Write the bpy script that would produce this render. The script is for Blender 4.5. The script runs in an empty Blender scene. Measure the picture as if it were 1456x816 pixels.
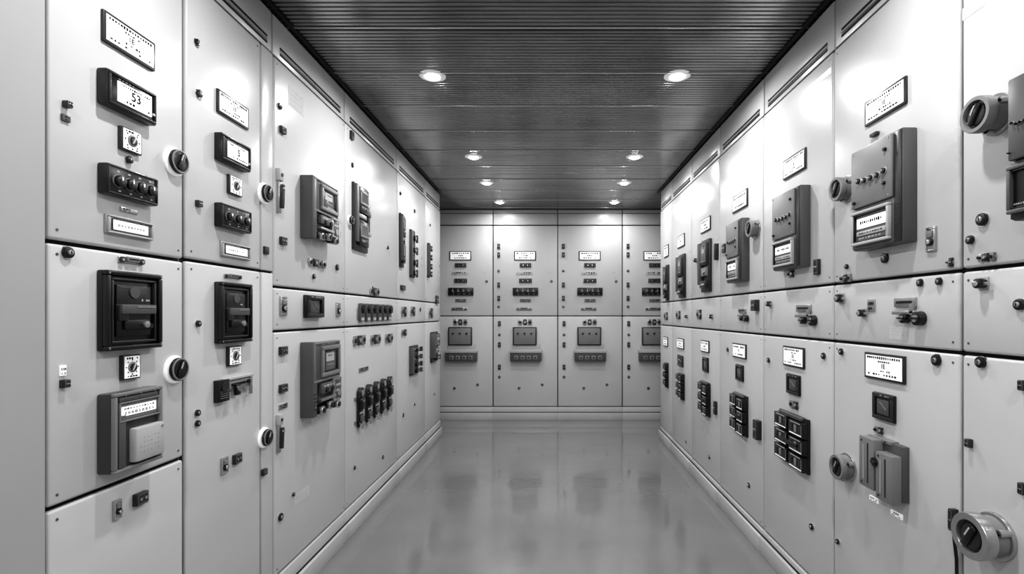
import bpy, bmesh, math, random
from mathutils import Matrix, Vector
random.seed(7)
S = bpy.context.scene
COL = S.collection
# ---------------------------------------------------------------- room measures
F, VX, VY = 715.0, 782.0, 447.0      # focal length (px) and vanishing point of the aisle
H = 1.33                             # eye height
A, BW, YB = 1.21, 1.19, 6.35         # aisle half widths, distance of the end row
CEIL = 2.67

# ---------------------------------------------------------------- materials
def mat(name, v, rough=0.4, metal=0.0, emis=0.0, noise=0.0, nscale=6.0, bump=0.0, bscale=200.0, coat=0.0, bdist=0.001, spec=0.5, rvar=0.0, stretch=None):
    m = bpy.data.materials.new(name); m.use_nodes = True
    nt = m.node_tree; b = nt.nodes["Principled BSDF"]
    b.inputs["Roughness"].default_value = rough
    b.inputs["Metallic"].default_value = metal
    b.inputs["Coat Weight"].default_value = coat
    b.inputs["Coat Roughness"].default_value = 0.15
    b.inputs["Specular IOR Level"].default_value = spec
    tc = nt.nodes.new("ShaderNodeTexCoord")
    mp = nt.nodes.new("ShaderNodeMapping"); nt.links.new(tc.outputs["Object"], mp.inputs["Vector"])
    if stretch: mp.inputs["Scale"].default_value = stretch
    n = nt.nodes.new("ShaderNodeTexNoise"); n.inputs["Scale"].default_value = nscale
    n.inputs["Detail"].default_value = 5
    nt.links.new(mp.outputs["Vector"], n.inputs["Vector"])
    def rng(a, z, out, src=n, f0=.3, f1=.7):
        r = nt.nodes.new("ShaderNodeMapRange")
        r.inputs["From Min"].default_value = f0; r.inputs["From Max"].default_value = f1
        r.inputs["To Min"].default_value = a; r.inputs["To Max"].default_value = z
        nt.links.new(src.outputs["Fac"], r.inputs["Value"]); nt.links.new(r.outputs["Result"], out)
    rng(v*(1-noise), v*(1+noise), b.inputs["Base Color"])
    if rvar > 0: rng(rough-rvar, rough+rvar, b.inputs["Roughness"])
    if emis > 0:
        b.inputs["Emission Color"].default_value = (1, 1, 1, 1)
        b.inputs["Emission Strength"].default_value = emis
    if bump > 0:
        n2 = nt.nodes.new("ShaderNodeTexNoise"); n2.inputs["Scale"].default_value = bscale
        nt.links.new(mp.outputs["Vector"], n2.inputs["Vector"])
        bp = nt.nodes.new("ShaderNodeBump"); bp.inputs["Strength"].default_value = bump
        bp.inputs["Distance"].default_value = bdist
        nt.links.new(n2.outputs["Fac"], bp.inputs["Height"])
        nt.links.new(bp.outputs["Normal"], b.inputs["Normal"])
    return m
PAINT = mat("painted_steel", 0.51, 0.33, noise=0.04, nscale=2.5, bump=0.05, bscale=60, rvar=.06)
SEAM = mat("seam_rubber", 0.002, 0.7)
PLINTH = mat("plinth_steel", 0.44, 0.4, noise=0.05)
BLACK = mat("black_plastic", 0.004, 0.28, noise=0.2)
DARK = mat("dark_plastic", 0.018, 0.36, noise=0.2)
MID = mat("mid_grey_plastic", 0.075, 0.40, noise=0.1)
GREY = mat("grey_plastic", 0.18, 0.42, noise=0.06)
LGREY = mat("light_grey_plastic", 0.40, 0.4, noise=0.06)
WHITE = mat("white_label_glow", 0.85, 0.45, emis=0.2, noise=0.02)  # weak emission stands in for the blown-out brightness of white faces
SCREEN = mat("lit_screen", 0.9, 0.3, emis=0.7, noise=0.02)
GLASS = mat("dark_screen_glass", 0.12, 0.12, noise=0.1)
INK = mat("black_ink", 0.002, 0.7, spec=.1)
CHROME = mat("chrome", 0.7, 0.18, metal=1.0, noise=0.05)
STEEL = mat("brushed_steel", 0.42, 0.3, metal=0.85, noise=0.15)
COVER = mat("smoked_cover", 0.04, 0.12, noise=0.15)
WALLM = mat("wall_plaster", 0.36, 0.5, noise=0.03, nscale=1.5, bump=0.05)
CEILM = mat("ceiling_metal", 0.30, 0.22, metal=0.88, noise=0.2, nscale=3, rvar=.07, bump=.35, bscale=6, bdist=.014, stretch=(.35, 1, 1))
LIP = mat("ceiling_joint_lip", 0.6, 0.25, metal=0.7)
LAMP = mat("lamp_lens", 1.0, 0.3, emis=60.0)
REFL = mat("lamp_reflector_glow", 0.85, 0.35, emis=.12, noise=.02)  # ring's own emission imitates the halo of lens light around it

# ---------------------------------------------------------------- mesh helpers
class M:
    def __init__(s, bm=None):
        s.bm = bm or bmesh.new(); s.mats = []; s.ly = s.bm.faces.layers.int.new("done")
    def mi(s, m):
        if m not in s.mats: s.mats.append(m)
        return s.mats.index(m)
    def _fin(s, m):
        i = s.mi(m); ly = s.ly
        for f in s.bm.faces:
            if f[ly] == 0: f.material_index = i; f[ly] = 1
    def box(s, cx, cz, w, h, y0, y1, m, bev=0.0, rz=0.0, seg=2):
        mt = Matrix.Translation((cx, (y0+y1)/2, cz)) @ Matrix.Rotation(rz, 4, 'Y') @ Matrix.Diagonal((abs(w), abs(y1-y0), abs(h), 1))
        r = bmesh.ops.create_cube(s.bm, size=1, matrix=mt)
        if bev > 0:
            bev = min(bev, w*0.45, h*0.45, abs(y1-y0)*0.45)
            es = set()
            for v in r["verts"]: es.update(v.link_edges)
            bmesh.ops.bevel(s.bm, geom=list(es), offset=bev, segments=seg, affect='EDGES', profile=0.5)
        s._fin(m); return s
    def cyl(s, cx, cz, r, y0, y1, m, r2=None, seg=24, bev=0.0):
        mt = Matrix.Translation((cx, (y0+y1)/2, cz)) @ Matrix.Rotation(math.pi/2, 4, 'X')
        q = bmesh.ops.create_cone(s.bm, cap_ends=True, segments=seg, radius1=r, radius2=(r if r2 is None else r2), depth=abs(y1-y0), matrix=mt)
        if bev > 0:
            es = set()
            for v in q["verts"]:
                for e in v.link_edges:
                    if abs(e.verts[0].co.y-y0) < 1e-6 and abs(e.verts[1].co.y-y0) < 1e-6: es.add(e)
            bmesh.ops.bevel(s.bm, geom=list(es), offset=bev, segments=2, affect='EDGES', profile=0.5)
        s._fin(m); return s
    def tube(s, cx, cz, r, ri, y0, y1, m, seg=32):
        P = []
        for (rr, yy) in ((r, y1), (r, y0+0.15*(y1-y0)), (r*.97, y0), (ri*1.03, y0), (ri, y0+.1*(y1-y0)), (ri, y1)):
            P.append([s.bm.verts.new((cx+rr*math.cos(2*math.pi*i/seg), yy, cz+rr*math.sin(2*math.pi*i/seg))) for i in range(seg)])
        for a, b in zip(P, P[1:]):
            for i in range(seg):
                j = (i+1) % seg; s.bm.faces.new((a[i], a[j], b[j], b[i]))
        s._fin(m); return s
    def wire(s, pts, r, m, seg=10):
        rings = []
        for i, p in enumerate(pts):
            p = Vector(p); a = Vector(pts[max(i-1, 0)]); b = Vector(pts[min(i+1, len(pts)-1)])
            t = (b-a).normalized(); u = t.orthogonal().normalized() if i == 0 else (u0-t*u0.dot(t)).normalized()
            u0 = u; v = t.cross(u)
            rings.append([s.bm.verts.new(p+(u*math.cos(2*math.pi*k/seg)+v*math.sin(2*math.pi*k/seg))*r) for k in range(seg)])
        for a, b in zip(rings, rings[1:]):
            for i in range(seg):
                j = (i+1) % seg; s.bm.faces.new((a[i], a[j], b[j], b[i]))
        s.bm.faces.new(rings[0][::-1]); s.bm.faces.new(rings[-1])
        s._fin(m); return s
    def ring(s, cx, cz, w, h, t, y0, y1, m, bev=0.0):
        s.box(cx, cz+h/2-t/2, w, t, y0, y1, m, bev); s.box(cx, cz-h/2+t/2, w, t, y0, y1, m, bev)
        s.box(cx-w/2+t/2, cz, t, h-2*t, y0, y1, m, bev); s.box(cx+w/2-t/2, cz, t, h-2*t, y0, y1, m, bev)
        return s
    def obj(s, name, parent=None, loc=(0, 0, 0), label=None):
        s.bm.faces.layers.int.remove(s.ly)
        me = bpy.data.meshes.new(name); s.bm.to_mesh(me); s.bm.free()
        for m in s.mats: me.materials.append(m)
        for p in me.polygons: p.use_smooth = True
        me.set_sharp_from_angle(angle=math.radians(38))
        o = bpy.data.objects.new(name, me); COL.objects.link(o)
        o.location = loc
        if parent: o.parent = parent
        if label: o["label"] = label
        return o

_tc = {}
def text(parent, txt, size, x, y, z, m=INK, name="lettering"):
    key = (txt, m.name)
    if key not in _tc:
        cu = bpy.data.curves.new("t", 'FONT'); cu.body = txt; cu.size = 1.0
        cu.align_x = 'CENTER'; cu.align_y = 'CENTER'; cu.offset = 0.02
        to = bpy.data.objects.new("t", cu); COL.objects.link(to)
        bpy.context.view_layer.update()
        me = bpy.data.meshes.new_from_object(to.evaluated_get(bpy.context.evaluated_depsgraph_get()))
        bpy.data.objects.remove(to); me.name = "lettering"; me.materials.clear(); me.materials.append(m)
        me.transform(Matrix.Rotation(math.pi/2, 4, 'X'))
        _tc[key] = me
    o = bpy.data.objects.new(name, _tc[key]); COL.objects.link(o)
    o.parent = parent; o.location = (x, y, z); o.scale = (size, size, size)
    return o

# ---------------------------------------------------------------- placement
class Cab:
    def __init__(s, side, pa, pb, label):
        s.side = side
        if side == 'L': u0, u1 = A*F/(VX-pa), A*F/(VX-pb)
        elif side == 'R': u0, u1 = BW*F/(pb-VX), BW*F/(pa-VX)
        else: u0, u1 = (pa-VX)*YB/F, (pb-VX)*YB/F
        s.u0, s.u1, s.uc, s.w = u0, u1, (u0+u1)/2, u1-u0
        e = bpy.data.objects.new("switchgear_cabinet", None); COL.objects.link(e)
        e.empty_display_size = 0.1
        e.location = {'L': (-A, s.uc, 0), 'R': (BW, s.uc, 0), 'B': (s.uc, YB, 0)}[side]
        e.rotation_euler = (0, 0, {'L': math.pi/2, 'R': -math.pi/2, 'B': 0}[side])
        e["label"] = label; e["category"] = "electrical cabinet"; e["group"] = "switchgear cabinets lining the room"
        s.e = e
    def map(s, bb, d=0.0):
        x0, y0, x1, y1 = bb
        if s.side == 'B':
            k = (YB-d)/F
            return (((x0+x1)/2-VX)*k-s.uc, H+(VY-(y0+y1)/2)*k, (x1-x0)*k, (y1-y0)*k)
        if s.side == 'L': zn = A*F/(VX-x0); zf = (A-d)*F/(VX-x1)
        else: zn = BW*F/(x1-VX); zf = (BW-d)*F/(x0-VX)
        if zf-zn < 0.015: zf = zn+0.015
        vt = H+(VY-y0)*(zn if y0 < VY else zf)/F
        vb = H+(VY-y1)*(zf if y1 < VY else zn)/F
        if vt-vb < 0.008: vt = vb+0.008
        c = (zn+zf)/2-s.uc
        return ((c if s.side == 'L' else -c), (vt+vb)/2, zf-zn, vt-vb)
    def pt(s, x, y, d=0.0):
        if s.side == 'B':
            k = (YB-d)/F; return ((x-VX)*k-s.uc, H+(VY-y)*k, k)
        if s.side == 'L': z = (A-d)*F/(VX-x); c = z-s.uc
        else: z = (BW-d)*F/(x-VX); c = -(z-s.uc)
        return (c, H+(VY-y)*z/F, z/F)

def build_cabinet(c, rows, depth=0.45, strip=0.0, slots=True):
    g = 0.0052
    hgt = CEIL-0.012
    m = M(); m.box(0, hgt/2, c.w-0.002, hgt, 0.022, depth, PLINTH)
    m.box(0, hgt/2, c.w-0.002, hgt-0.004, 0.0205, 0.0225, SEAM)
    m.obj("cabinet_body", c.e)
    for (z0, z1, nm) in rows:
        w = c.w-2*g-strip; cx = -strip/2
        m = M(); m.box(cx, (z0+z1)/2, w, z1-z0-2*g, 0.0, 0.02, PAINT, 0.008, seg=3)
        for sx in (-1, 1):
            for zz in ((z0+.03), (z1-.03)):
                m.cyl(cx+sx*(w/2-.022), zz, .0035, -.0012, .001, MID, seg=10)
        m.obj(nm, c.e)
        if strip:
            m = M(); m.box(c.w/2-strip/2, (z0+z1)/2, strip-2*g, z1-z0-2*g, 0.0, 0.02, PAINT, 0.004)
            m.obj("filler_strip", c.e)
    z0 = rows[-1][1]; z1 = hgt-0.003
    m = M(); m.box(0, (z0+z1)/2, c.w-2*g, z1-z0-2*g, 0.006, 0.02, PAINT, 0.003)
    if slots:
        m.box(0, z0+0.030, c.w*0.84, 0.010, 0.003, 0.008, SEAM)
        m.box(0, z0+0.043, c.w*0.84, 0.005, 0.000, 0.008, LGREY)
        m.box(0, z0+0.056, c.w*0.84, 0.010, 0.003, 0.008, SEAM)
    else:
        m.box(0, z1-.05, c.w-2*g, .008, 0.002, 0.008, MID); m.box(0, z0+.012, c.w-2*g, .012, -0.004, 0.008, LGREY, .002)
    m.obj("top_panel", c.e)
    zb = rows[0][0]
    m = M(); m.box(0, 0.045, c.w-0.001, 0.09, -0.022, 0.022, PLINTH, 0.003)
    m.box(0, 0.094, c.w-0.001, 0.008, -0.006, 0.022, SEAM)
    m.box(0, (0.098+zb-0.004)/2, c.w-0.001, zb-0.004-0.098, -0.004, 0.022, PAINT, 0.003)
    m.obj("plinth", c.e)

# ---------------------------------------------------------------- devices
def strokes(m, cx, cz, w, h, y, n, mt=INK, dens=0.7):
    st = w/n
    for i in range(n):
        if random.random() < dens:
            m.box(cx-w/2+(i+0.5)*st, cz, st*random.uniform(.4, .85), h*random.uniform(.6, 1), y-0.0004, y, mt)

def plate(c, bb, txt="1E", d=0.008, fine=True):
    x, z, w, h = c.map(bb, d)
    m = M(); m.box(0, 0, w, h, -d, 0.001, DARK, 0.0015)
    m.box(0, 0, w*0.91, h*0.83, -d-0.001, -d+0.001, WHITE)
    y = -d-0.001
    if fine:
        strokes(m, 0, h*.33, w*.84, h*.10, y, 16, dens=.95)
        strokes(m, w*.02, h*.19, w*.3, h*.06, y, 6, dens=.8)
        strokes(m, w*.03, -h*.16, w*.30, h*.07, y, 6)
        strokes(m, 0, -h*.30, w*.8, h*.07, y, 12, dens=0.8)
    else:
        strokes(m, 0, h*.26, w*.8, h*.14, y, 8, dens=.9); strokes(m, 0, -h*.25, w*.6, h*.11, y, 6, dens=.9)
        if not txt: strokes(m, 0, 0, w*.25, h*.14, y, 3, dens=1)
    o = m.obj("nameplate", c.e, (x, 0, z))
    if txt: text(o, txt, h*.24, 0, y-0.0006, h*.02)
    return o

def display(c, bb, txt="53", d=0.028):
    x, z, w, h = c.map(bb, d)
    m = M(); m.box(0, 0, w, h, -d, 0.001, BLACK, 0.005)
    m.ring(0, 0, w*.94, h*.9, h*.06, -d-0.004, -d+0.002, DARK, 0.002)
    strokes(m, 0, h*.345, w*.6, h*.04, -d, 9, GREY)
    m.box(w*.41, -h*.2, w*.05, h*.08, -d-0.005, -d, LGREY, 0.001)
    o = m.obj("panel_meter", c.e, (x, 0, z), "black framed panel meter with lit white display")
    s = M(); s.box(0, 0, w*.68, h*.58, -0.003, 0.001, SCREEN, 0.001)
    strokes(s, 0, h*.22, w*.6, h*.07, -0.003, 14, dens=.9); strokes(s, w*.05, -h*.21, w*.5, h*.07, -0.003, 8)
    s.obj("screen", o, (w*.03, -d, -h*.01))
    text(o, txt, h*.36, w*.03, -d-0.0045, h*.0)
    return o

def dial(c, bb, d=0.012):
    x, z, w, h = c.map(bb, d)
    m = M(); m.box(0, 0, w, h, -d, 0.001, DARK, 0.002)
    m.box(0, 0, w*.86, h*.88, -d-0.001, -d+0.001, WHITE, 0.0)
    strokes(m, 0, h*.36, w*.7, h*.08, -d-0.001, 5); strokes(m, 0, -h*.37, w*.6, h*.06, -d-0.001, 4)
    for a in range(0, 360, 45):
        m.box(math.cos(math.radians(a))*w*.34, math.sin(math.radians(a))*w*.34, w*.06, w*.06, -d-0.0015, -d, INK)
    o = m.obj("selector_switch", c.e, (x, 0, z), "small square selector switch with white dial face")
    k = M(); r = min(w, h)*.25
    k.cyl(0, 0, r, -0.004, 0, GREY, bev=0.001); k.cyl(0, 0, r*.7, -0.007, -0.003, BLACK, bev=0.001)
    k.box(0, 0, r*.3, r*1.4, -0.009, -0.006, LGREY, 0.0008, rz=0.5)
    k.obj("knob", o, (0, -d, 0))
    return o

def knob_box(c, bb, n=4, d=0.028):
    x, z, w, h = c.map(bb, d)
    m = M(); m.box(0, 0, w, h, -d, 0.001, BLACK, 0.005)
    m.ring(0, 0, w*.97, h*.92, h*.05, -d-0.002, -d+0.002, DARK, 0.001)
    for i in range(n):
        xx = (i-(n-1)/2)*w*.84/n
        m.box(xx, h*.3, w*.05, h*.05, -d-0.0012, -d, LGREY); m.box(xx+w*.03, -h*.33, w*.04, h*.05, -d-0.0012, -d, LGREY)
    o = m.obj("switch_bank", c.e, (x, 0, z), "black switch box with a row of round selector knobs")
    for i in range(n):
        k = M(); r = min(h*.19, w/n*.36)
        k.cyl(0, 0, r*1.15, -0.003, 0, GREY); k.cyl(0, 0, r, -0.013, -0.002, BLACK, bev=0.002)
        k.cyl(0, 0, r*.4, -0.0145, -0.012, DARK); k.box(0, r*.4, r*.24, r*.6, -0.015, -0.012, WHITE)
        k.obj("knob", o, ((i-(n-1)/2)*w*.84/n, -d, -h*.02))
    return o

def window(c, bb, d=0.014):
    x, z, w, h = c.map(bb, d)
    m = M(); m.box(0, 0, w, h, -d*.6, 0.001, STEEL, 0.003)
    m.ring(0, 0, w*.97, h*.92, h*.09, -d, -d*.5, LGREY, 0.002)
    m.ring(0, 0, w*.80, h*.62, h*.05, -d*.75, -d*.5, DARK)
    o = m.obj("indicator_window", c.e, (x, 0, z), "light framed long indicator window")
    s = M(); s.box(0, 0, w*.76, h*.52, -0.002, 0.001, WHITE, 0.0008)
    strokes(s, 0, 0, w*.6, h*.12, -0.002, 9, LGREY)
    s.obj("lens", o, (0, -d*.62, 0)); return o

def tag(c, bb, d=0.004, m0=STEEL, ink=True):
    x, z, w, h = c.map(bb, d)
    m = M(); m.box(0, 0, w, h, -d, 0.001, m0, 0.001)
    if ink:
        strokes(m, 0, h*.15, w*.8, h*.3, -d, 5, INK, .8); strokes(m, 0, -h*.25, w*.7, h*.2, -d, 5, INK, .6)
    return m.obj("marker_tag", c.e, (x, 0, z))

def handle_bar(c, bb, d=0.012):
    x, z, w, h = c.map(bb, d)
    m = M(); m.box(0, 0, w, h*.6, -0.004, 0.001, STEEL, 0.001); m.box(0, h*.1, w*.5, h*.5, -d, -0.003, GREY, 0.002)
    m.box(0, h*.12, w*.4, h*.12, -d-.001, -d, BLACK)
    for q in (-.4, .4): m.cyl(q*w, 0, h*.28, -d*.8, -0.003, DARK, seg=14); m.cyl(q*w, 0, h*.14, -d*.9, -d*.7, CHROME, seg=12)
    return m.obj("pull_bar", c.e, (x, 0, z), "small metal pull with end screws")

def bar_latch(c, bb, d=0.03):
    x, z, w, h = c.map(bb, d)
    m = M(); m.box(-w*.1, h*.25, w*.7, h*.3, -d*.3, 0.001, STEEL, 0.002); m.box(-w*.1, h*.25, w*.5, h*.08, -d*.36, -d*.3, BLACK)
    o = m.obj("slide_latch", c.e, (x, 0, z), "metal bracket with sliding bar latch and dark barrels")
    k = M(); k.box(0, 0, w*.9, h*.12, -d*.3, 0, STEEL, 0.002); k.box(w*.2, h*.12, w*.12, h*.3, -d*.3, 0, GREY, .001)
    k.obj("slide_bar", o, (0, -d*.25, -h*.08))
    for q, r in ((-.05, .16), (.4, .22)):
        k = M(); k.cyl(0, 0, h*r, -d*.7, 0, BLACK, bev=h*.03, seg=20); k.cyl(0, 0, h*r*.5, -d*.85, -d*.65, STEEL, seg=14); k.box(0, 0, h*r*1.7, h*r*.3, -d*.9, -d*.8, BLACK)
        k.obj("lock_barrel", o, (q*w, -.002, -h*.26))
    return o

def knob(c, px, py, r_px, d=0.014, m0=BLACK):
    x, z, k = c.pt(px, py, d/2); r = max(r_px*k*.9, 0.004)
    m = M(); m.cyl(0, 0, r*1.12, -0.003, 0.001, CHROME); m.cyl(0, 0, r, -d*.7, -0.002, m0, bev=r*.15)
    m.cyl(0, 0, r*.45, -d, -d*.65, STEEL, bev=r*.1)
    m.box(0, 0, r*.2, r*.7, -d-0.0006, -d+0.001, BLACK)
    return m.obj("lock_knob", c.e, (x, 0, z))

def lever_latch(c, px, py, r_px, d=0.03):
    x, z, k = c.pt(px, py, d/2); r = max(r_px*k*.8, 0.004)
    m = M(); m.box(0, 0, r*2.0, r*2.3, -0.004, 0.001, STEEL, .001); m.cyl(0, 0, r*.9, -d*.8, -0.002, BLACK, bev=r*.15)
    m.box(r*.9, -r*.1, r*1.8, r*.6, -d*.5, -d*.25, STEEL, .001)
    m.cyl(0, 0, r*.5, -d, -d*.75, CHROME, bev=r*.1)
    return m.obj("cam_latch", c.e, (x, 0, z), "small projecting metal cam latch")

def latch(c, bb, d=0.018):
    x, z, w, h = c.map(bb, d)
    m = M(); m.box(0, 0, w, h, -d*.4, 0.001, STEEL, 0.002)
    m.ring(0, 0, w*.9, h*.92, min(w, h)*.1, -d*.5, -d*.3, CHROME, 0.0006)
    o = m.obj("latch", c.e, (x, 0, z))
    k = M(); r = min(w, h)*.33
    k.box(0, h*.2, w*.5, h*.25, -d*.3, 0, GREY, .001)
    k.cyl(0, -h*.1, r, -d*.35, 0, BLACK, bev=0.001); k.cyl(0, -h*.1, r*.6, -d*.6, -d*.3, CHROME, bev=0.0008)
    k.obj("turn_piece", o, (0, -d*.4, 0)); return o

def clip(c, bb, d=0.014):
    x, z, w, h = c.map(bb, d)
    m = M(); m.box(0, 0, w, h, -d, 0.001, DARK, 0.002)
    m.ring(0, 0, w*.88, h*.86, min(w, h)*.12, -d-0.001, -d+0.001, MID, 0.0004)
    m.cyl(-w*.2, 0, min(w, h)*.13, -d-0.003, -d, CHROME, seg=12); m.cyl(w*.2, 0, min(w, h)*.13, -d-0.003, -d, CHROME, seg=12)
    return m.obj("socket_connector", c.e, (x, 0, z))

def studs(c, bb, n=3, d=0.014):
    x, z, w, h = c.map(bb, d)
    m = M(); m.box(0, 0, w, h*.35, -0.004, 0.001, STEEL, 0.001)
    for i in range(n):
        xx = (i-(n-1)/2)*w/n
        m.box(xx, 0, w/n*.72, h, -d*.6, 0.001, [STEEL, DARK, GREY][i % 3], 0.0015)
        m.cyl(xx, 0, min(w/n, h)*.25, -d, -d*.5, [BLACK, CHROME, BLACK][i % 3], seg=14)
    return m.obj("terminal_studs", c.e, (x, 0, z))

def rotary(c, px, py, h_px, d=0.05, big=False):
    x, z, k = c.pt(px, py, d*.5); r = h_px*k/2
    m = M(); m.cyl(0, 0, r, -d*.16, 0.001, STEEL, bev=r*.06, seg=36)
    m.cyl(0, 0, r*.86, -d*.6, -d*.12, GREY, r2=r*.78, seg=36)
    m.tube(0, 0, r*(.98 if big else .88), r*.66, -d, -d*.62, STEEL if big else GREY, seg=36)
    m.cyl(0, 0, r*.67, -d*.84, -d*.55, BLACK, seg=36)
    for a in (0.5, 2.6, 4.7):
        m.cyl(math.cos(a)*r*.86, math.sin(a)*r*.86, r*.16, -d*.5, -d*.1, STEEL, seg=12)
        m.cyl(math.cos(a)*r*.86, math.sin(a)*r*.86, r*.08, -d*.54, -d*.5, BLACK, seg=10)
    o = m.obj("rotary_handle", c.e, (x, 0, z), "round rotary door handle with metal collar and dark grip")
    g = M(); g.cyl(0, 0, r*.52, -d*.1, 0, DARK, bev=r*.05, seg=28)
    g.box(0, 0, r*.3, r*1.1, -d*.22, -d*.08, BLACK, r*.08, rz=0.55)
    g.box(0, r*.2, r*.07, r*.45, -d*.24, -d*.2, LGREY, 0, rz=0.55)
    g.obj("grip", o, (0, -d*.84, 0)); return o

def black_knob_handle(c, px, py, h_px, d=0.032):
    x, z, k = c.pt(px, py, d*.5); r = h_px*k/2
    m = M(); m.cyl(0, 0, r*1.06, -d*.25, 0.001, WHITE, bev=r*.08, seg=32); m.cyl(0, 0, r*.75, -d*.5, -d*.2, STEEL, seg=32)
    o = m.obj("rotary_handle", c.e, (x, 0, z), "round black rotary door handle on a light collar")
    g = M(); g.cyl(0, 0, r*.90, -d*.3, 0, BLACK, bev=r*.10, seg=28); g.tube(0, 0, r*.86, r*.74, -d*.36, -d*.2, GREY)
    g.box(0, 0, r*.36, r*1.3, -d*.5, -d*.25, BLACK, r*.08, rz=0.4)
    g.box(0, r*.3, r*.1, r*.5, -d*.53, -d*.48, LGREY, 0, rz=0.4)
    g.obj("grip", o, (0, -d*.42, 0)); return o

def black_relay(c, bb, d=0.03):
    x, z, w, h = c.map(bb, d)
    m = M(); m.box(0, 0, w, h, -d*.55, 0.001, BLACK, 0.005)
    m.ring(0, 0, w, h, w*.07, -d, -d*.5, BLACK, 0.004); m.ring(0, 0, w*.80, h*.82, w*.035, -d*.85, -d*.5, DARK, 0.002)
    for sx in (-1, 1):
        for sz in (-1, 1): m.cyl(sx*w*.465, sz*h*.465, w*.015, -d-0.001, -d+0.001, STEEL, seg=10)
    o = m.obj("circuit_breaker", c.e, (x, 0, z), "square black framed breaker with lever bar")
    p = M(); p.box(0, 0, w*.62, h*.66, -d*.25, 0, BLACK, 0.004); p.cyl(0, h*.24, w*.09, -d*.35, -d*.1, MID, seg=20)
    p.box(0, h*.30, w*.5, h*.012, -d*.27, -d*.24, MID)
    strokes(p, w*.2, h*.14, w*.16, h*.03, -d*.26, 4, LGREY)
    p.obj("face_panel", o, (0, -d*.5, 0))
    l = M(); l.box(0, 0, w*.62, h*.12, -d*.7, 0, MID, 0.002); l.box(-w*.24, -h*.05, w*.16, h*.2, -d*.5, 0, DARK, 0.003)
    l.box(w*.12, h*.03, w*.34, h*.02, -d*.75, -d*.65, GREY); l.obj("lever_bar", o, (0, -d*.6, h*.02))
    k = M(); k.box(0, 0, w*.46, h*.13, -d*.4, 0, BLACK, 0.004); k.cyl(w*.14, 0, h*.045, -d*.6, -d*.3, STEEL, bev=0.001)
    k.cyl(w*.22, -h*.02, h*.035, -d*.55, -d*.3, BLACK); k.obj("trip_button", o, (w*.02, -d*.6, -h*.18))
    return o

def covered_meter(c, bb, d=0.05):
    x, z, w, h = c.map(bb, d)
    m = M(); m.box(0, 0, w, h, -d*.8, 0.001, COVER, 0.006); m.ring(0, 0, w, h, w*.06, -d, -d*.75, GREY, 0.003)
    m.box(-w*.34, -h*.12, w*.14, h*.66, -d*.96, -d*.75, MID, 0.002)
    m.box(0, h*.41, w*.8, h*.06, -d*.95, -d*.75, MID, .002)
    for i in range(3): m.cyl(w*(-.3+.3*i), h*.465, w*.018, -d-0.002, -d, STEEL, seg=10)
    o = m.obj("energy_meter", c.e, (x, 0, z), "energy meter in smoked cover with lit display")
    s = M(); s.ring(0, 0, w*.84, h*.25, h*.02, -0.008, 0, GREY, 0.001); s.box(0, 0, w*.80, h*.20, -0.003, 0, GREY, 0.001)
    s.box(0, h*.005, w*.72, h*.12, -0.004, 0, SCREEN, 0.001)
    strokes(s, 0, h*.035, w*.64, h*.025, -0.004, 11, GREY, 1); strokes(s, 0, -h*.02, w*.64, h*.045, -0.004, 9, LGREY, 1)
    s.obj("screen", o, (w*.02, -d*.82, h*.25))
    k = M(); k.box(0, 0, w*.62, h*.44, -d*.5, 0, LGREY, 0.006)
    for r in range(4):
        for q in range(6):
            if random.random() < .6: k.box(-w*.22+q*w*.075, -h*.10+r*h*.06, w*.02, h*.006, -d*.505, -d*.49, MID)
    k.cyl(w*.24, h*.17, w*.02, -d*.54, -d*.45, STEEL, seg=14)
    k.obj("terminal_module", o, (w*.14, -d*.75, -h*.20)); return o

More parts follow.
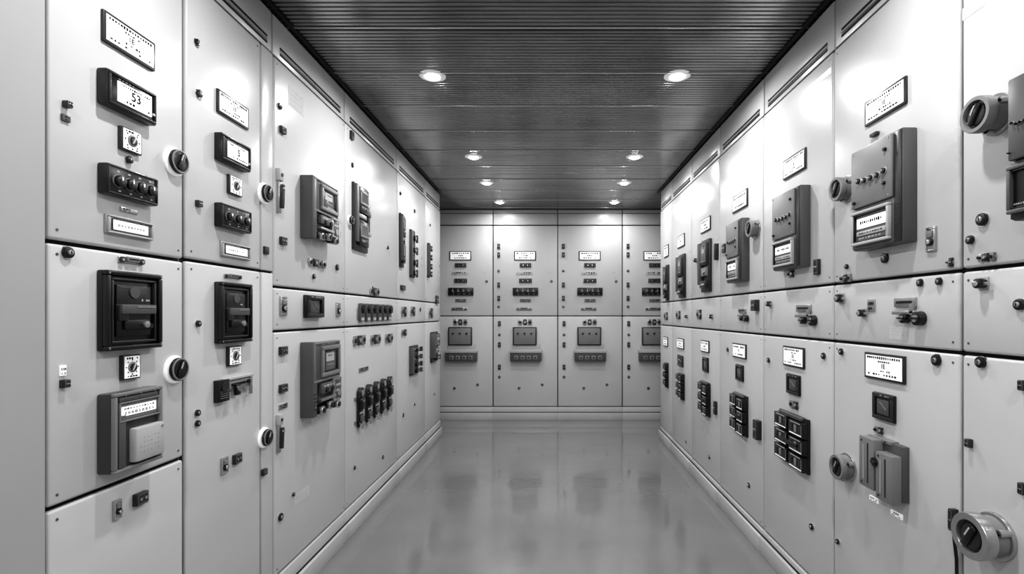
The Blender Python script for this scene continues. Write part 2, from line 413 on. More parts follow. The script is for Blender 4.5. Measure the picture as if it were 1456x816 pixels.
def screen_relay(c, bb, d=0.07):
    x, z, w, h = c.map(bb, d)
    m = M(); m.box(0, h*.02, w*.96, h*.92, -d*.45, 0.001, DARK, 0.004)
    m.box(-w*.42, 0, w*.14, h, -d*.9, 0.001, MID, 0.004)
    m.box(0, h*.22, w*.9, h*.54, -d*.86, -d*.4, MID, 0.005); m.ring(0, h*.22, w*.9, h*.54, w*.03, -d*.92, -d*.84, GREY, .002)
    m.box(-w*.02, -h*.2, w*.62, h*.34, -d*.7, -d*.4, DARK, .004)
    for i in range(5): m.box(-w*.42, -h*.4+i*h*.05, w*.1, h*.014, -d*.91, -d*.88, BLACK)
    strokes(m, w*.05, h*.455, w*.5, h*.018, -d*.87, 5, LGREY)
    o = m.obj("protection_relay", c.e, (x, 0, z), "grey protection relay with small screen and plug connectors")
    s = M(); s.ring(0, 0, w*.64, h*.42, w*.06, -0.012, 0, GREY, 0.002); s.ring(0, 0, w*.5, h*.35, w*.05, -0.008, 0, BLACK, 0.002); s.box(0, 0, w*.5, h*.34, -0.003, 0, GLASS, 0.001)
    s.box(-w*.02, h*.05, w*.28, h*.12, -0.0045, 0, LGREY); strokes(s, 0, h*.07, w*.2, h*.02, -0.0045, 4); s.box(0, -h*.06, w*.26, h*.02, -.0045, 0, GREY)
    s.obj("screen", o, (w*.1, -d*.86, h*.22))
    k = M(); k.box(0, 0, w*.5, h*.14, -d*.3, 0, MID, 0.003); strokes(k, 0, h*.03, w*.4, h*.03, -d*.3, 4, LGREY)
    k.cyl(-w*.1, -h*.03, w*.04, -d*.4, -d*.3, BLACK, seg=12); k.cyl(w*.1, -h*.03, w*.04, -d*.4, -d*.3, BLACK, seg=12)
    k.obj("button_module", o, (w*.02, -d*.68, -h*.15))
    k = M(); k.box(0, 0, w*.26, h*.32, -d*.5, 0, MID, .003); k.box(0, h*.06, w*.18, h*.03, -d*.52, -d*.48, LGREY); k.cyl(0, -h*.05, w*.06, -d*.6, -d*.45, CHROME, seg=14)
    k.obj("side_module", o, (w*.38, -d*.4, -h*.22))
    k = M(); k.box(0, 0, w*.05, h*.34, -d*.3, 0, STEEL, .001); k.box(w*.08, h*.15, w*.2, h*.03, -d*.35, 0, STEEL, .001); k.box(w*.08, -h*.15, w*.2, h*.03, -d*.35, 0, STEEL, .001)
    k.obj("bracket", o, (w*.2, -d*.7, -h*.22))
    k = M(); k.box(0, 0, w*.5, h*.04, -d*.35, 0, STEEL, .001); k.obj("handle_bar", o, (0, -d*.68, -h*.30))
    for i in range(3):
        q = M(); q.box(0, 0, w*.2, h*.10, -d*.5, 0, BLACK, 0.003); q.cyl(0, -h*.01, w*.06, -d*.66, -d*.45, STEEL, bev=0.001); q.cyl(0, -h*.01, w*.04, -d*.72, -d*.6, BLACK)
        q.obj("plug_connector", o, ((i-1)*w*.27+w*.05, -d*.44, -h*.43+(i % 2)*h*.03))
    return o

def dark_relay(c, bb, d=0.05, flip=False):
    x, z, w, h = c.map(bb, d); q = -1 if flip else 1
    m = M(); m.box(0, 0, w*.9, h, -d*.45, 0.001, DARK, 0.004); m.box(-w*.36, q*h*.05, w*.24, h*.8, -d, 0.001, MID, 0.003)
    m.box(w*.12, q*h*.22, w*.6, h*.42, -d*.85, -d*.4, DARK, 0.003)
    o = m.obj("control_relay", c.e, (x, 0, z), "dark control relay with stacked modules")
    s = M(); s.ring(0, 0, w*.52, h*.34, w*.05, -0.006, 0, GREY, .001); s.box(0, 0, w*.44, h*.28, -0.004, 0, GLASS, 0.001); s.box(0, h*.04, w*.26, h*.08, -.005, 0, LGREY); s.obj("screen", o, (w*.12, -d*.85, q*h*.23))
    k = M(); k.box(0, 0, w*.56, h*.16, -d*.4, 0, GREY, 0.003); k.cyl(w*.08, 0, h*.05, -d*.6, -d*.35, CHROME, seg=14)
    k.obj("button_module", o, (w*.1, -d*.45, -q*h*.12))
    k = M(); k.box(0, 0, w*.66, h*.14, -d*.6, 0, BLACK, 0.003); k.box(0, 0, w*.4, h*.03, -d*.62, -d*.58, LGREY)
    k.obj("plug_connector", o, (w*.16, -d*.43, -q*h*.36)); return o

def tall_switch(c, bb, d=0.06):
    x, z, w, h = c.map(bb, d)
    m = M(); m.box(-w*.02, 0, w*.9, h, -d*.35, 0.001, DARK, 0.004); m.box(-w*.36, h*.05, w*.14, h*.86, -d*.7, 0, MID, .003)
    m.box(0, h*.03, w*.5, h*.06, -d*.6, -d*.3, STEEL, .002)
    o = m.obj("switch_disconnector", c.e, (x, 0, z), "tall layered dark switch with linked modules and lever")
    for q, zz in ((1, .27), (-1, -.23)):
        k = M(); k.box(0, 0, w*.6, h*.38, -d*.35, 0, BLACK, .004); k.ring(0, h*.04, w*.5, h*.2, w*.05, -d*.42, -d*.33, GREY, .001); k.box(0, h*.04, w*.42, h*.16, -d*.37, -d*.33, GLASS)
        k.box(0, -h*.12, w*.44, h*.05, -d*.44, -d*.33, MID, .002); k.cyl(-w*.1, -h*.12, h*.018, -d*.5, -d*.4, CHROME, seg=12); k.cyl(w*.1, -h*.12, h*.018, -d*.5, -d*.4, BLACK, seg=12)
        k.obj("switch_module", o, (w*.04, -d*.35, h*zz))
    k = M(); k.box(0, 0, w*.14, h*.5, -d*.2, 0, BLACK, .003); k.box(0, h*.1, w*.2, h*.1, -d*.3, 0, MID, .003); k.box(w*.0, -h*.22, w*.2, h*.06, -d*.32, 0, STEEL, .002)
    k.obj("lever", o, (w*.42, -d*.35, h*.02)); return o

def arm_switch(c, bb, d=0.07):
    x, z, w, h = c.map(bb, d)
    m = M(); m.box(-w*.1, 0, w*.6, h, -d*.5, 0.001, DARK, 0.004); m.box(-w*.34, 0, w*.14, h*.9, -d*.7, 0, MID, .002)
    m.ring(-w*.05, h*.2, w*.44, h*.4, w*.05, -d*.56, -d*.48, GREY, .001)
    o = m.obj("switch_assembly", c.e, (x, 0, z), "dark switch assembly with projecting arms")
    for i, zz in enumerate((.34, .08, -.18, -.4)):
        k = M(); k.box(0, 0, w*.5, h*.11, -d*.3, 0, BLACK, .002); k.box(w*.2, 0, w*.12, h*.16, -d*.4, 0, MID if i % 2 else DARK, .002); k.cyl(-w*.1, 0, h*.03, -d*.4, -d*.25, CHROME, seg=12)
        k.obj("arm", o, (w*.18, -d*.5, h*zz))
    return o

def big_relay(c, bb, d=0.05, nb=5, plain=False):
    x, z, w, h = c.map(bb, d)
    m = M(); m.box(0, 0, w, h, -d, 0.001, DARK if plain else MID, 0.006)
    m.box(w*.43, 0, w*.13, h*.97, -d-0.004, -d+.002, DARK, 0.003)
    for i in range(7): m.box(w*.43, -h*.16-i*h*.028, w*.09, h*.012, -d-0.005, -d-0.003, BLACK)
    m.box(-w*.06, -h*.29, w*.86, h*.40, -d-0.004, -d+0.002, DARK if plain else MID, 0.004)
    o = m.obj("protection_relay", c.e, (x, 0, z), "large dark grey relay housing with black window" if plain else "large grey protection relay with round buttons and lit display")
    p = M(); p.box(0, 0, w*.84, h*.57, -0.012, 0, MID if plain else GREY, 0.005)
    for sx in (-1, 1):
        for sz in (-1, 1): p.cyl(sx*w*.37, sz*h*.255, w*.012, -0.0135, -0.011, STEEL, seg=10)
    p.obj("cover_plate", o, (-w*.06, -d, h*.2))
    for i in range(nb):
        xx = (-.28+.13*i)*w; zz = h*(.155 if i % 4 else .17)
        k = M(); r = w*.038
        k.cyl(0, 0, r*1.25, -0.003, 0, LGREY); k.cyl(0, 0, r, -0.009, -0.002, BLACK, bev=0.001); k.cyl(-r*.2, r*.2, r*.25, -0.0098, -0.0085, LGREY, seg=10)
        k.obj("push_button", o, (xx, -d-0.012, zz))
    for xx, zz in ((-.39, -.03), (.24, .06), (.26, .36)):
        k = M(); k.cyl(0, 0, w*.024, -0.008, 0, BLACK, bev=0.001); k.obj("push_button", o, (xx*w, -d-0.012, zz*h))
    s = M(); s.ring(0, 0, w*.78, h*.33, h*.028, -0.014, 0, MID if plain else LGREY, 0.002); s.ring(0, 0, w*.70, h*.27, h*.012, -0.010, 0, BLACK, 0.001); s.box(0, 0, w*.7, h*.27, -0.003, 0, BLACK if plain else MID)
    if not plain:
        s.box(0, h*.045, w*.60, h*.10, -0.005, 0, SCREEN, 0.001)
        strokes(s, 0, h*.05, w*.46, h*.035, -0.005, 11, INK, .9)
        s.box(0, -h*.055, w*.60, h*.045, -0.006, 0, LGREY, 0.001); strokes(s, 0, -h*.055, w*.5, h*.015, -0.006, 9, BLACK, .9)
    strokes(s, 0, -h*.1, w*.55, h*.015, -0.0032, 8, LGREY, .9)
    s.obj("screen", o, (-w*.06, -d-0.004, -h*.29))
    return o

def square_device(c, bb, d=0.014):
    x, z, w, h = c.map(bb, d)
    m = M(); m.box(0, 0, w, h, -d*.6, 0.001, BLACK, 0.003); m.ring(0, 0, w*.96, h*.96, w*.12, -d, -d*.5, DARK, 0.002)
    strokes(m, 0, h*.42, w*.7, h*.04, -d, 6, LGREY)
    o = m.obj("ammeter", c.e, (x, 0, z), "small square dark gauge")
    g = M(); g.box(0, 0, w*.56, h*.56, -0.003, 0, MID, 0.002); g.box(w*.02, h*.04, w*.36, h*.04, -0.005, -0.002, GREY, 0, rz=.6)
    g.obj("gauge_face", o, (0, -d*.6, 0)); return o

def terminal_stack(c, bb, rows=3, d=0.04):
    x, z, w, h = c.map(bb, d)
    m = M(); m.box(0, 0, w*.94, h, -d*.35, 0.001, BLACK, 0.004)
    m.box(0, h*.47, w*.7, h*.06, -d*.7, 0, MID, 0.002)
    o = m.obj("contactor_block", c.e, (x, 0, z), "black contactor block with stacked terminals and white markings")
    for r in range(rows):
        for q in (-1, 1):
            k = M(); bw, bh = w*.44, h*.27
            k.box(0, 0, bw, bh, -d*.6, 0, BLACK, 0.002)
            for j in range(3): k.box(-bw*.3+j*bw*.3, 0, bw*.16, bh*.5, -d*.64, -d*.58, [DARK, GREY, DARK][j], 0.001)
            k.box(0, -bh*.38, bw*.85, bh*.07, -d*.62, -d*.58, WHITE); k.box(0, bh*.40, bw*.7, bh*.06, -d*.62, -d*.58, LGREY)
            k.box(bw*.42, 0, bw*.04, bh*.7, -d*.62, -d*.58, GREY)
            k.obj("terminal_module", o, (q*w*.25, -d*.35, h*(.32-.31*r-(q > 0)*.03)))
    k = M(); k.box(0, 0, w*.6, h*.07, -d*.2, 0, DARK, 0.002); k.obj("bridge_bar", o, (w*.02, -d*.95, -h*.02)); return o

def grey_breaker(c, bb, d=0.06):
    x, z, w, h = c.map(bb, d)
    m = M(); m.box(-w*.02, h*.0, w*.96, h*.90, -d*.4, 0.001, MID, 0.004); m.box(-w*.1, h*.44, w*.6, h*.06, -d*.5, 0, GREY, 0.002)
    strokes(m, -w*.1, h*.44, w*.4, h*.025, -d*.5, 5, BLACK)
    o = m.obj("moulded_case_breaker", c.e, (x, 0, z), "grey twin-column breaker with tall cover blocks")
    for sx, hh, off, mm in ((-.24, .86, .02, GREY), (.24, .78, -.1, GREY)):
        k = M(); k.box(0, 0, w*.42, h*hh, -d*.6, 0, mm, 0.003); k.box(w*.05, 0, w*.035, h*hh*.8, -d*.615, -d*.58, DARK)
        k.box(-w*.08, 0, w*.02, h*hh*.7, -d*.615, -d*.58, LGREY)
        for q in (-.42, .42): k.cyl(-w*.13, h*hh*q, w*.02, -d*.62, -d*.58, BLACK, seg=10)
        k.obj("cover_block", o, (sx*w, -d*.4, off*h))
    k = M(); k.cyl(0, 0, w*.08, -d*.12, 0, BLACK, bev=.001); k.box(0, 0, w*.12, h*.03, -d*.2, -d*.1, DARK, 0.001)
    k.obj("lever", o, (w*.02, -d, h*.1))
    for sx in (-.3, .25):
        k = M(); k.box(0, 0, w*.16, h*.07, -d*.3, 0, LGREY, 0.002); k.obj("terminal_cover", o, (sx*w, -0.001, -h*.46))
    return o

def lever_row(c, bb, n=5, d=0.04):
    x, z, w, h = c.map(bb, d)
    m = M(); m.box(0, h*.30, w, h*.1, -0.006, 0.001, STEEL, 0.002); m.box(0, -h*.30, w, h*.1, -0.006, 0.001, STEEL, 0.002)
    o = m.obj("fuse_switch_row", c.e, (x, 0, z), "row of slim upright black fuse switch levers")
    for i in range(n):
        k = M(); ww = w/n*.52
        k.box(0, 0, ww, h*.86, -d*.4, 0, BLACK, ww*.3, seg=3); k.box(0, h*.14, ww*.9, h*.28, -d*.8, -d*.3, BLACK, ww*.35, seg=3)
        k.box(0, h*.22, ww*.5, h*.04, -d*.84, -d*.76, STEEL, .001); k.box(0, -h*.22, ww*.7, h*.16, -d*.65, -d*.4, MID, 0.006)
        k.box(0, h*.36, ww*.8, h*.04, -d*.44, -d*.38, LGREY); k.box(0, -h*.08, ww*.8, h*.04, -d*.44, -d*.38, LGREY)
        k.cyl(0, h*.43, ww*.45, -d*.6, 0, DARK, seg=16, bev=.001); k.cyl(0, h*.43, ww*.26, -d*.66, -d*.6, CHROME, seg=12); k.cyl(0, -h*.4, ww*.34, -d*.6, -d*.3, CHROME, seg=12)
        k.obj("fuse_lever", o, ((i-(n-1)/2)*w/n, -0.005, 0))
    return o

def knob_row(c, bb, n=5, d=0.03):
    x, z, w, h = c.map(bb, d)
    m = M(); m.box(0, -h*.1, w, h*.5, -0.005, 0.001, STEEL, 0.001)
    o = m.obj("selector_row", c.e, (x, 0, z), "row of dark selector switches on a steel rail")
    for i in range(n):
        k = M(); ww = w/n*.62
        k.box(0, -h*.05, ww, h*.85, -d*.5, 0, MID, 0.002); k.cyl(0, h*.12, ww*.42, -d, -d*.45, BLACK, bev=.002, seg=16)
        k.box(0, -h*.36, ww*.7, h*.14, -d*.55, -d*.45, LGREY); k.obj("selector_knob", o, ((i-(n-1)/2)*w/n, -0.004, 0))
    return o

def clamp(c, bb, d=0.035):
    x, z, w, h = c.map(bb, d)
    m = M(); m.box(0, -h*.1, w*.5, h*.8, -d*.4, 0.001, STEEL, 0.003); m.box(0, h*.36, w*.8, h*.28, -d*.6, 0.001, LGREY, 0.004)
    m.cyl(0, h*.36, w*.2, -d*.7, -d*.5, DARK, seg=14)
    o = m.obj("door_clamp", c.e, (x, 0, z), "steel door clamp with dark lever")
    k = M(); k.box(0, 0, w*.42, h*.55, -d*.4, 0, DARK, 0.004, rz=.08); k.cyl(0, h*.18, w*.16, -d*.5, -d*.3, CHROME, seg=14)
    k.obj("lever", o, (w*.12, -d*.4, -h*.12)); return o

def bracket_device(c, bb, d=0.03):
    x, z, w, h = c.map(bb, d)
    m = M(); m.box(-w*.36, -h*.05, w*.27, h*.9, -d*.7, 0.001, BLACK, 0.002); m.box(w*.1, h*.36, w*.8, h*.1, -d*.5, 0.001, LGREY, 0.001)
    m.box(w*.08, h*.08, w*.62, h*.36, -d*.4, .001, STEEL, .001); m.box(w*.08, h*.1, w*.4, h*.1, -d*.45, -d*.38, BLACK)
    m.cyl(-w*.36, h*.1, w*.08, -d*.85, -d*.65, DARK, seg=16)
    for i in range(4): m.box(-w*.36, -h*.35+i*h*.09, w*.2, h*.02, -d*.72, -d*.69, GREY)
    o = m.obj("limit_switch", c.e, (x, 0, z), "black limit switch with light metal bracket")
    k = M(); k.box(0, 0, w*.12, h*.45, -d*.4, 0, BLACK, 0.001); k.cyl(0, h*.05, w*.05, -d*.6, -d*.35, CHROME, seg=14); k.obj("plunger", o, (w*.0, -d*.4, -h*.14))
    k = M(); k.box(0, 0, w*.05, h*.8, -d*.3, 0, STEEL, 0.001); k.box(-w*.1, -h*.1, w*.2, h*.08, -d*.3, 0, STEEL, 0.001); k.cyl(-w*.08, h*.2, w*.035, -d*.4, 0, BLACK, seg=12); k.obj("spring_arm", o, (w*.42, -d*.3, -h*.08)); return o

def hatched(c, bb):
    x, z, w, h = c.map(bb, .0015)
    m = M(); m.box(0, 0, w, h, -.0008, 0.001, PAINT)
    for i in range(4): strokes(m, 0, h*(.36-.24*i), w*.8, h*.03, -.0008, 7, LGREY, .8)
    return m.obj("instruction_label", c.e, (x, 0, z), "faint grey printed label")

# ================================================================ LEFT ROW
LROWS = [(0.17, 1.255, "lower_door"), (1.255, 1.452, "middle_panel"), (1.452, 2.47, "upper_door")]
c = Cab('L', 65, 262, "light grey switchgear cabinet with stacked meters beside the plain wall")
build_cabinet(c, [(0.17, 0.857, "bottom_door"), (0.857, 1.508, "lower_door"), (1.508, 2.47, "upper_door")])
plate(c, (143, 12, 221, 102)); display(c, (137, 95, 223, 180), "53"); dial(c, (167, 178, 202, 222)); knob(c, 185, 227, 6)
knob_box(c, (138, 230, 225, 294), 4); tag(c, (170, 293, 196, 306)); window(c, (147, 303, 220, 343))
clip(c, (88, 142, 102, 155)); tag(c, (86, 161, 101, 175), 0.006, MID)
handle_bar(c, (167, 361, 208, 380)); knob(c, 98, 359, 9)
black_relay(c, (137, 383, 232, 500)); dial(c, (169, 503, 200, 541)); covered_meter(c, (137, 548, 232, 676))
tag(c, (84, 519, 95, 535), 0.004, WHITE); clip(c, (84, 539, 101, 552)); black_knob_handle(c, 254, 230, 38); black_knob_handle(c, 254, 525, 37)
latch(c, (159, 708, 179, 741)); clip(c, (188, 696, 212, 721))
c = Cab('L', 263.5, 389, "light grey switchgear cabinet with display meter and square black breaker")
build_cabinet(c, [(0.17, 1.513, "lower_door"), (1.513, 2.47, "upper_door")], strip=0.095)
plate(c, (307, 125, 354, 185)); display(c, (304, 187, 357, 246), "5"); dial(c, (322, 247, 345, 281)); knob_box(c, (304, 287, 358, 333), 3)
window(c, (312, 342, 358, 371)); handle_bar(c, (318, 387, 346, 399)); knob(c, 281, 60, 5); knob(c, 284, 133, 6); clip(c, (277, 284, 289, 295))
black_relay(c, (304, 400, 360, 489)); dial(c, (321, 491, 344, 521)); bracket_device(c, (303, 528, 366, 573))
knob(c, 283, 460, 5); knob(c, 282, 587, 5); knob(c, 282, 602, 5); latch(c, (313, 648, 329, 676)); clip(c, (330, 643, 345, 661)); clip(c, (371, 665, 381, 677))
black_knob_handle(c, 380, 275, 28); black_knob_handle(c, 380, 622, 27); tag(c, (374, 350, 383, 362), 0.01, DARK, False)
c = Cab('L', 389, 491, "light grey switchgear cabinet with two grey screen relays")
build_cabinet(c, LROWS)
hatched(c, (410, 120, 432, 166)); hatched(c, (418, 690, 440, 720)); clamp(c, (391, 238, 409, 304)); clamp(c, (391, 588, 408, 645))
screen_relay(c, (426, 248, 484, 350)); studs(c, (437, 366, 466, 382), 4); knob(c, 399, 151, 5); clip(c, (397, 178, 408, 192)); clip(c, (397, 336, 409, 349)); knob(c, 480, 380, 5); knob(c, 447, 393, 4)
latch(c, (397, 421, 412, 449)); square_device(c, (431, 419, 462, 452), 0.03); latch(c, (477, 430, 487, 450))
screen_relay(c, (426, 482, 487, 595)); clip(c, (396, 492, 410, 505)); clip(c, (396, 545, 410, 559)); knob(c, 400, 735, 6); knob(c, 418, 703, 3); tag(c, (396, 572, 409, 583))
c = Cab('L', 491, 565, "light grey switchgear cabinet with a row of black fuse levers")
build_cabinet(c, LROWS)
tall_switch(c, (499, 257, 531, 361), .045); black_knob_handle(c, 500, 313, 13); studs(c, (525, 408, 541, 421), 3); knob(c, 502, 235, 4); knob(c, 552, 352, 3); clip(c, (497, 185, 504, 200))
knob_row(c, (507, 427, 560, 458), 6); studs(c, (501, 476, 522, 492), 3); studs(c, (526, 475, 543, 490), 3); studs(c, (547, 474, 560, 488), 3)
lever_row(c, (503, 536, 563, 614), 5); knob(c, 505, 665, 3); knob(c, 545, 650, 3); knob(c, 530, 410, 3); tag(c, (510, 520, 524, 530))
c = Cab('L', 565, 605, "light grey switchgear cabinet with stacked dark control relays")
build_cabinet(c, LROWS)
tall_switch(c, (567, 302, 580, 381), .045); arm_switch(c, (581, 325, 596, 396), .04); clip(c, (569, 405, 577, 413)); knob(c, 590, 300, 3); knob(c, 570, 275, 3)
studs(c, (570, 436, 580, 450), 2); studs(c, (583, 436, 592, 449), 2); knob(c, 598, 440, 3)
arm_switch(c, (580, 489, 603, 535), .05); knob(c, 574, 590, 3); knob(c, 590, 575, 2); studs(c, (570, 468, 580, 478), 2)
c = Cab('L', 605, 626, "light grey switchgear cabinet at the far end of the row")
build_cabinet(c, LROWS)
arm_switch(c, (607, 345, 616, 395), .05); studs(c, (609, 438, 617, 452), 2); dark_relay(c, (611, 471, 627, 516)); knob(c, 612, 320, 2); knob(c, 618, 560, 2); clip(c, (619, 420, 624, 432))

# ================================================================ RIGHT ROW
RROWS = [(0.13, 1.218, "lower_door"), (1.218, 1.457, "middle_panel"), (1.457, 2.44, "upper_door")]
c = Cab('R', 1366, 1545, "light grey switchgear cabinet with large round door handles")
build_cabinet(c, RROWS)
rotary(c, 1402, 163, 58, 0.065); rotary(c, 1397, 762, 66, 0.075, True); big_relay(c, (1438, 88, 1516, 315), plain=True); knob(c, 1395, 312, 10); knob(c, 1378, 341, 7)
studs(c, (1386, 358, 1418, 373), 3); lever_latch(c, 1392, 403, 10); knob(c, 1448, 433, 9); knob(c, 1393, 515, 9); clip(c, (1371, 623, 1384, 637)); clip(c, (1447, 540, 1462, 556))
clip(c, (1450, 685, 1462, 705)); hatched(c, (1368, -12, 1402, 30))
c = Cab('R', 1185, 1366, "light grey switchgear cabinet with large relay, nameplates and grey breaker")
build_cabinet(c, RROWS)
plate(c, (1229, 107, 1291, 181)); big_relay(c, (1213, 180, 1305, 358)); rotary(c, 1196, 269, 38, 0.05); latch(c, (1311, 321, 1333, 359)); clip(c, (1236, 186, 1251, 196))
knob(c, 1257, 367, 8); studs(c, (1192, 389, 1212, 402), 3); knob(c, 1203, 379, 4); studs(c, (1343, 366, 1357, 380), 2)
lever_latch(c, 1192, 424, 8); lever_latch(c, 1224, 445, 7); tag(c, (1233, 425, 1245, 443)); bar_latch(c, (1260, 417, 1316, 464)); hatched(c, (1264, 464, 1290, 484)); knob(c, 1307, 402, 6); knob(c, 1334, 400, 6)
knob(c, 1330, 512, 9); knob(c, 1195, 500, 5); plate(c, (1229, 500, 1289, 547)); square_device(c, (1239, 556, 1275, 603)); studs(c, (1240, 605, 1257, 618), 2); grey_breaker(c, (1219, 613, 1296, 722)); rotary(c, 1197, 664, 40, 0.05)
tag(c, (1266, 723, 1284, 740), 0.004, WHITE); tag(c, (1236, 703, 1250, 717), 0.004, WHITE); knob(c, 1190, 770, 4); clip(c, (1350, 722, 1363, 756), 0.02)
p0 = c.pt(1357, 750, .015)
m = M(); m.wire([(0, -.012, .01), (0, -.016, -.03), (.004, -.012, -.09), (.003, -.010, -.18), (-.002, -.010, -.32), (.001, -.010, -.44)], .0045, BLACK)
m.obj("hanging_cable", c.e, (p0[0], 0, p0[1]), "thin black cable hanging down the door edge")
c = Cab('R', 1085, 1185, "light grey switchgear cabinet with relay and black contactor block")
build_cabinet(c, RROWS)
plate(c, (1113, 209, 1147, 257)); big_relay(c, (1100, 262, 1153, 386)); clip(c, (1156, 368, 1167, 391)); studs(c, (1118, 384, 1130, 395), 2); hatched(c, (1150, 95, 1182, 130))
bar_latch(c, (1124, 429, 1162, 464)); lever_latch(c, 1092, 432, 5)
plate(c, (1113, 491, 1145, 525)); square_device(c, (1117, 530, 1139, 564)); studs(c, (1120, 568, 1136, 583), 2); terminal_stack(c, (1099, 580, 1154, 677)); knob(c, 1153, 749, 5); knob(c, 1092, 512, 4); knob(c, 1170, 506, 5)
c = Cab('R', 1023, 1085, "light grey switchgear cabinet with grey relay and round handle")
build_cabinet(c, RROWS)
plate(c, (1041, 267, 1064, 304), fine=False); big_relay(c, (1034, 309, 1066, 403)); rotary(c, 1070, 325, 27, 0.05); knob(c, 1030, 352, 4); clip(c, (1026, 346, 1033, 360))
clip(c, (1067, 426, 1080, 442), .03); bar_latch(c, (1044, 436, 1065, 458))
plate(c, (1041, 487, 1062, 511), fine=False); square_device(c, (1045, 517, 1058, 543)); terminal_stack(c, (1036, 556, 1065, 623)); clip(c, (1070, 596, 1083, 626), .03); knob(c, 1064, 690, 4); knob(c, 1034, 497, 3)
c = Cab('R', 983, 1023, "light grey switchgear cabinet with dark relay and terminal blocks")
build_cabinet(c, RROWS)
plate(c, (996, 306, 1011, 333), "", fine=False); dark_relay(c, (991, 338, 1013, 416)); clip(c, (1016, 346, 1022, 370), .03); lever_latch(c, 988, 370, 4)
studs(c, (989, 440, 998, 454), 2); lever_latch(c, 1010, 450, 4)
plate(c, (996, 483, 1009, 502), "", fine=False); square_device(c, (998, 507, 1008, 530)); terminal_stack(c, (991, 540, 1011, 594)); clip(c, (1014, 570, 1020, 590), .02); knob(c, 1008, 650, 3)
c = Cab('R', 955, 983, "light grey switchgear cabinet with dark relay near the end row")
build_cabinet(c, RROWS)
plate(c, (963, 331, 974, 354), "", fine=False); dark_relay(c, (960, 360, 976, 424)); studs(c, (960, 442, 968, 454), 2); lever_latch(c, 975, 450, 3)
plate(c, (962, 480, 973, 497), "", fine=False); clip(c, (963, 504, 972, 522)); terminal_stack(c, (960, 529, 974, 570)); knob(c, 975, 628, 2)
c = Cab('R', 939, 955, "light grey switchgear cabinet closing the row")
build_cabinet(c, RROWS)
plate(c, (944, 347, 951, 367), "", fine=False); dark_relay(c, (942, 376, 952, 428)); studs(c, (943, 444, 950, 455), 2)
plate(c, (943, 478, 950, 493), "", fine=False); terminal_stack(c, (942, 515, 951, 552))

# ================================================================ END ROW
BROWS = [(0.165, 1.31, "lower_door"), (1.31, 2.455, "upper_door")]
for i, (pa, pb) in enumerate(((609, 701), (701, 793), (793, 885), (885, 976))):
    c = Cab('B', pa, pb, "light grey end-row switchgear cabinet with button bank and grey tray")
    build_cabinet(c, BROWS, depth=0.4, slots=False)
    o = pa-701
    plate(c, (731+o, 357, 762+o, 370), "", fine=False); clip(c, (739+o, 374, 755+o, 380)); tag(c, (734+o, 386, 757+o, 391), 0.003, LGREY); clip(c, (738+o, 396, 756+o, 402))
    knob_box(c, (729+o, 409, 765+o, 420), 4); tag(c, (739+o, 425, 755+o, 430), .003, GREY); handle_bar(c, (734+o, 436, 756+o, 443))
    studs(c, (736+o, 454, 757+o, 462), 3)
    x, z, w, h = c.map((729+o, 465, 763+o, 491), .04)
    m = M(); m.box(0, 0, w, h, -.04, .001, DARK, .008); m.box(0, 0, w*.9, h*.88, -.05, -.03, GREY, .006); bx = m.obj("relay_box", c.e, (x, 0, z))
    for sx in (-.28, 0, .28):
        k = M(); k.cyl(0, 0, .012, -.010, 0, BLACK, bev=.002); k.obj("push_button", bx, (sx*w, -.05, h*.15))
    x, z, w, h = c.map((725+o, 498, 770+o, 514), .08)
    m = M(); m.box(0, h*.7, w*.9, h*.7, -.02, .001, LGREY, .003); m.box(0, 0, w, h, -.08, .001, MID, .01); m.box(0, h*.40, w*1.02, h*.26, -.09, 0, LGREY, .004); tr = m.obj("terminal_tray", c.e, (x, 0, z), "grey projecting terminal tray")
    for sx in (-.3, -.1, .1, .3):
        k = M(); k.box(0, 0, w*.13, h*.34, -.008, 0, GREY, .003); k.cyl(0, 0, .010, -.012, 0, BLACK); k.obj("terminal_cover", tr, (sx*w, -.08, -h*.15))
    for yy in (350, 362, 385, 405, 424, 436):
        (knob if yy in (385, 436) else lambda c, a, b, r: clip(c, (a-2, b-3.5, a+2, b+3.5)))(c, 709+o, yy, 2)
    for yy in (460, 476, 490, 522, 536):
        (knob if yy in (476, 536) else lambda c, a, b, r: clip(c, (a-2, b-3.5, a+2, b+3.5)))(c, 710+o, yy, 2)
    knob(c, 738+o, 552, 2); knob(c, 771+o, 547, 2); knob(c, 784+o, 400, 2)

# ================================================================ ROOM
def structure(name, m, loc=(0, 0, 0)):
    o = m.obj(name, None, loc); o["kind"] = "structure"; return o
Y0, Y1 = -1.6, 6.85
XL, XR = -1.75, 1.75
FL = mat("epoxy_floor", 0.2, 0.2)
nt = FL.node_tree; b = nt.nodes["Principled BSDF"]; tc = nt.nodes["Texture Coordinate"]
b.inputs["Coat Weight"].default_value = 1.0; b.inputs["Coat Roughness"].default_value = .10
def noise(scale, det, lo, hi, out, fmin=.35, fmax=.65):
    n = nt.nodes.new("ShaderNodeTexNoise"); n.inputs["Scale"].default_value = scale; n.inputs["Detail"].default_value = det
    nt.links.new(tc.outputs["Object"], n.inputs["Vector"]); r = nt.nodes.new("ShaderNodeMapRange")
    r.inputs["From Min"].default_value = fmin; r.inputs["From Max"].default_value = fmax; r.inputs["To Min"].default_value = lo; r.inputs["To Max"].default_value = hi
    nt.links.new(n.outputs["Fac"], r.inputs["Value"]); nt.links.new(r.outputs["Result"], out); return r
noise(1.8, 5, 0.155, 0.185, b.inputs["Base Color"]); noise(2.0, 4, 0.16, 0.26, b.inputs["Roughness"]); noise(1.5, 4, 0.05, 0.16, b.inputs["Coat Roughness"])
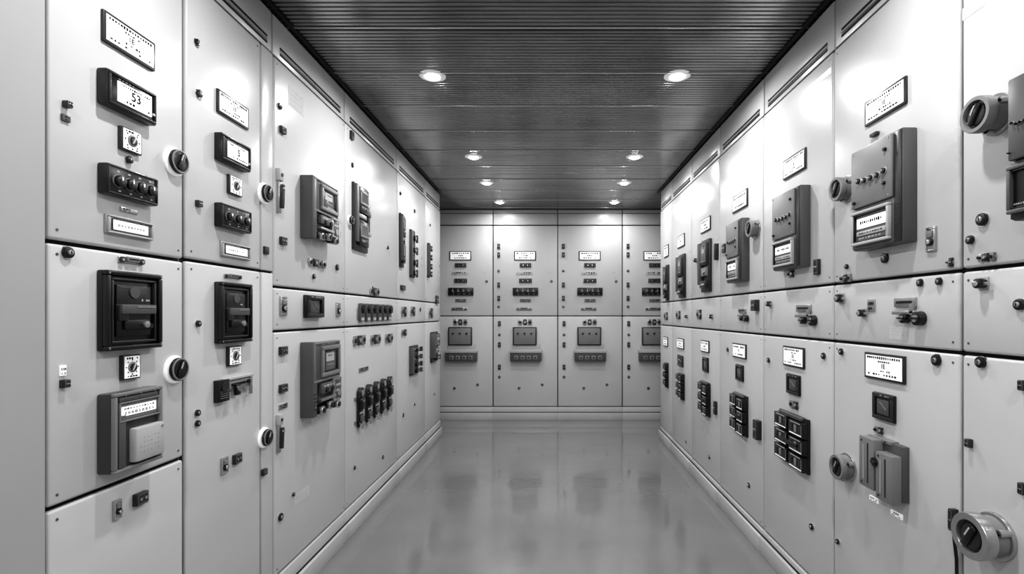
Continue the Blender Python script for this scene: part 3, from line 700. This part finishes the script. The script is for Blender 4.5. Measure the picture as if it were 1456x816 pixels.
n3 = nt.nodes.new("ShaderNodeTexNoise"); n3.inputs["Scale"].default_value = 4; n3.inputs["Detail"].default_value = 2; nt.links.new(tc.outputs["Object"], n3.inputs["Vector"])
bp = nt.nodes.new("ShaderNodeBump"); bp.inputs["Strength"].default_value = .12; bp.inputs["Distance"].default_value = .02
nt.links.new(n3.outputs["Fac"], bp.inputs["Height"]); nt.links.new(bp.outputs["Normal"], b.inputs["Normal"]); nt.links.new(bp.outputs["Normal"], b.inputs["Coat Normal"])

def slab(x0, x1, y0, y1, z0, z1, m):
    q = M(); q.box((x0+x1)/2, (z0+z1)/2, x1-x0, z1-z0, y0, y1, m); return q
structure("floor", slab(XL-.1, XR+.1, Y0-.1, Y1+.1, -0.1, 0, FL))
structure("wall_left", slab(XL-.1, XL, Y0, Y1, 0, CEIL, WALLM))
structure("wall_right", slab(XR, XR+.1, Y0, Y1, 0, CEIL, WALLM))
structure("wall_back", slab(XL-.1, XR+.1, Y1, Y1+.1, 0, CEIL, WALLM))
structure("wall_front", slab(XL-.1, XR+.1, Y0-.1, Y0, 0, CEIL, WALLM))
u0 = A*F/(VX-65)
structure("wall_near", slab(XL, -A+.004, Y0, u0-0.006, 0, CEIL-.012, WALLM))
# ribbed ceiling
bm = bmesh.new(); X0, X1 = XL-.1, XR+.1
prof = []
y = Y0-.1; pitch = .030; seam = .44
while y < Y1+.1:
    prof += [(y, CEIL), (y+pitch*.5, CEIL), (y+pitch*.60, CEIL+.009), (y+pitch*.90, CEIL+.009)]
    y += pitch
q = M(bm)
vs = [(bm.verts.new((X0, a, z)), bm.verts.new((X1, a, z))) for a, z in prof]
for p, r in zip(vs, vs[1:]): bm.faces.new((p[0], p[1], r[1], r[0]))
t0 = [bm.verts.new((xx, yy, CEIL+.1)) for xx, yy in ((X0, prof[0][0]), (X1, prof[0][0]), (X1, prof[-1][0]), (X0, prof[-1][0]))]
bm.faces.new(t0); q._fin(CEILM)
structure("ceiling", q)
k = 0; y = 0.58
while y < Y1-.3:
    q = M(); q.box(0, CEIL-.003, X1-X0-.2, .006, y, y+.010, LIP, .001); q.box(0, CEIL-.0015, X1-X0-.2, .003, y+.010, y+.022, SEAM)
    structure(f"trim_{k+1}", q); k += 1; y += seam
for sx, xx in ((-1, -A), (1, BW)):
    q = M(); q.box(xx+(-sx)*.008, CEIL-.007, .014, .012, Y0 if sx > 0 else u0, 5.5, SEAM, .002); structure(f"trim_{k+1}", q); k += 1

# downlights; the rearmost pair, behind the camera, is added as fill light
LX = [(-.66, .715, 2.826), (-.65, .72, 4.277), (-.645, .755, 5.12), (-.60, .77, 6.0), (-.66, .715, 1.38), (-.66, .715, -.05), (-.66, .715, -1.1)]
PW = {2.826: 13, 4.277: 9.5, 5.12: 6.5, 6.0: 5.5, 1.38: 12.5, -.05: 12, -1.1: 13}
for xl, xr, yy in LX:
    for xx in (xl, xr):
        e = bpy.data.objects.new("downlight", None); COL.objects.link(e); e.location = (xx, yy, CEIL); e.empty_display_size = .05
        e["label"] = "round recessed ceiling downlight, switched on"; e["category"] = "ceiling light"; e["group"] = "recessed ceiling downlights"
        def disc(m, r1, r2, z0, z1, mt_):
            bmesh.ops.create_cone(m.bm, cap_ends=True, segments=48, radius1=r1, radius2=r2, depth=z1-z0, matrix=Matrix.Translation((0, 0, (z0+z1)/2))); m._fin(mt_)
        m = M(); disc(m, .062, .074, -.006, 0.0, REFL)
        m.obj("trim_ring", e)
        m = M(); disc(m, .030, .044, -.014, -.005, LAMP); m.obj("lamp_lens", e)
        ld = bpy.data.lights.new("lamp_beam", 'AREA'); ld.shape = 'DISK'; ld.size = .075; ld.energy = PW[yy]; ld.spread = math.radians(170)
        lo = bpy.data.objects.new("lamp_beam", ld); COL.objects.link(lo); lo.parent = e; lo.location = (0, 0, -.017)

w = bpy.data.worlds.new("World"); S.world = w; w.use_nodes = True
w.node_tree.nodes["Background"].inputs[0].default_value = (1, 1, 1, 1); w.node_tree.nodes["Background"].inputs[1].default_value = .1

cd = bpy.data.cameras.new("Camera"); cam = bpy.data.objects.new("Camera", cd); COL.objects.link(cam)
cam.location = (0, 0, H); cam.rotation_euler = (math.pi/2, 0, 0)
cd.sensor_width = 36; cd.lens = 36*F/1456; cd.shift_x = -(VX-728)/1456; cd.shift_y = (VY-408)/1456; cd.clip_start = .02
S.camera = cam
S.view_settings.view_transform = 'Standard'
try: S.view_settings.look = 'Medium High Contrast'
except Exception as ex: print("look", ex)
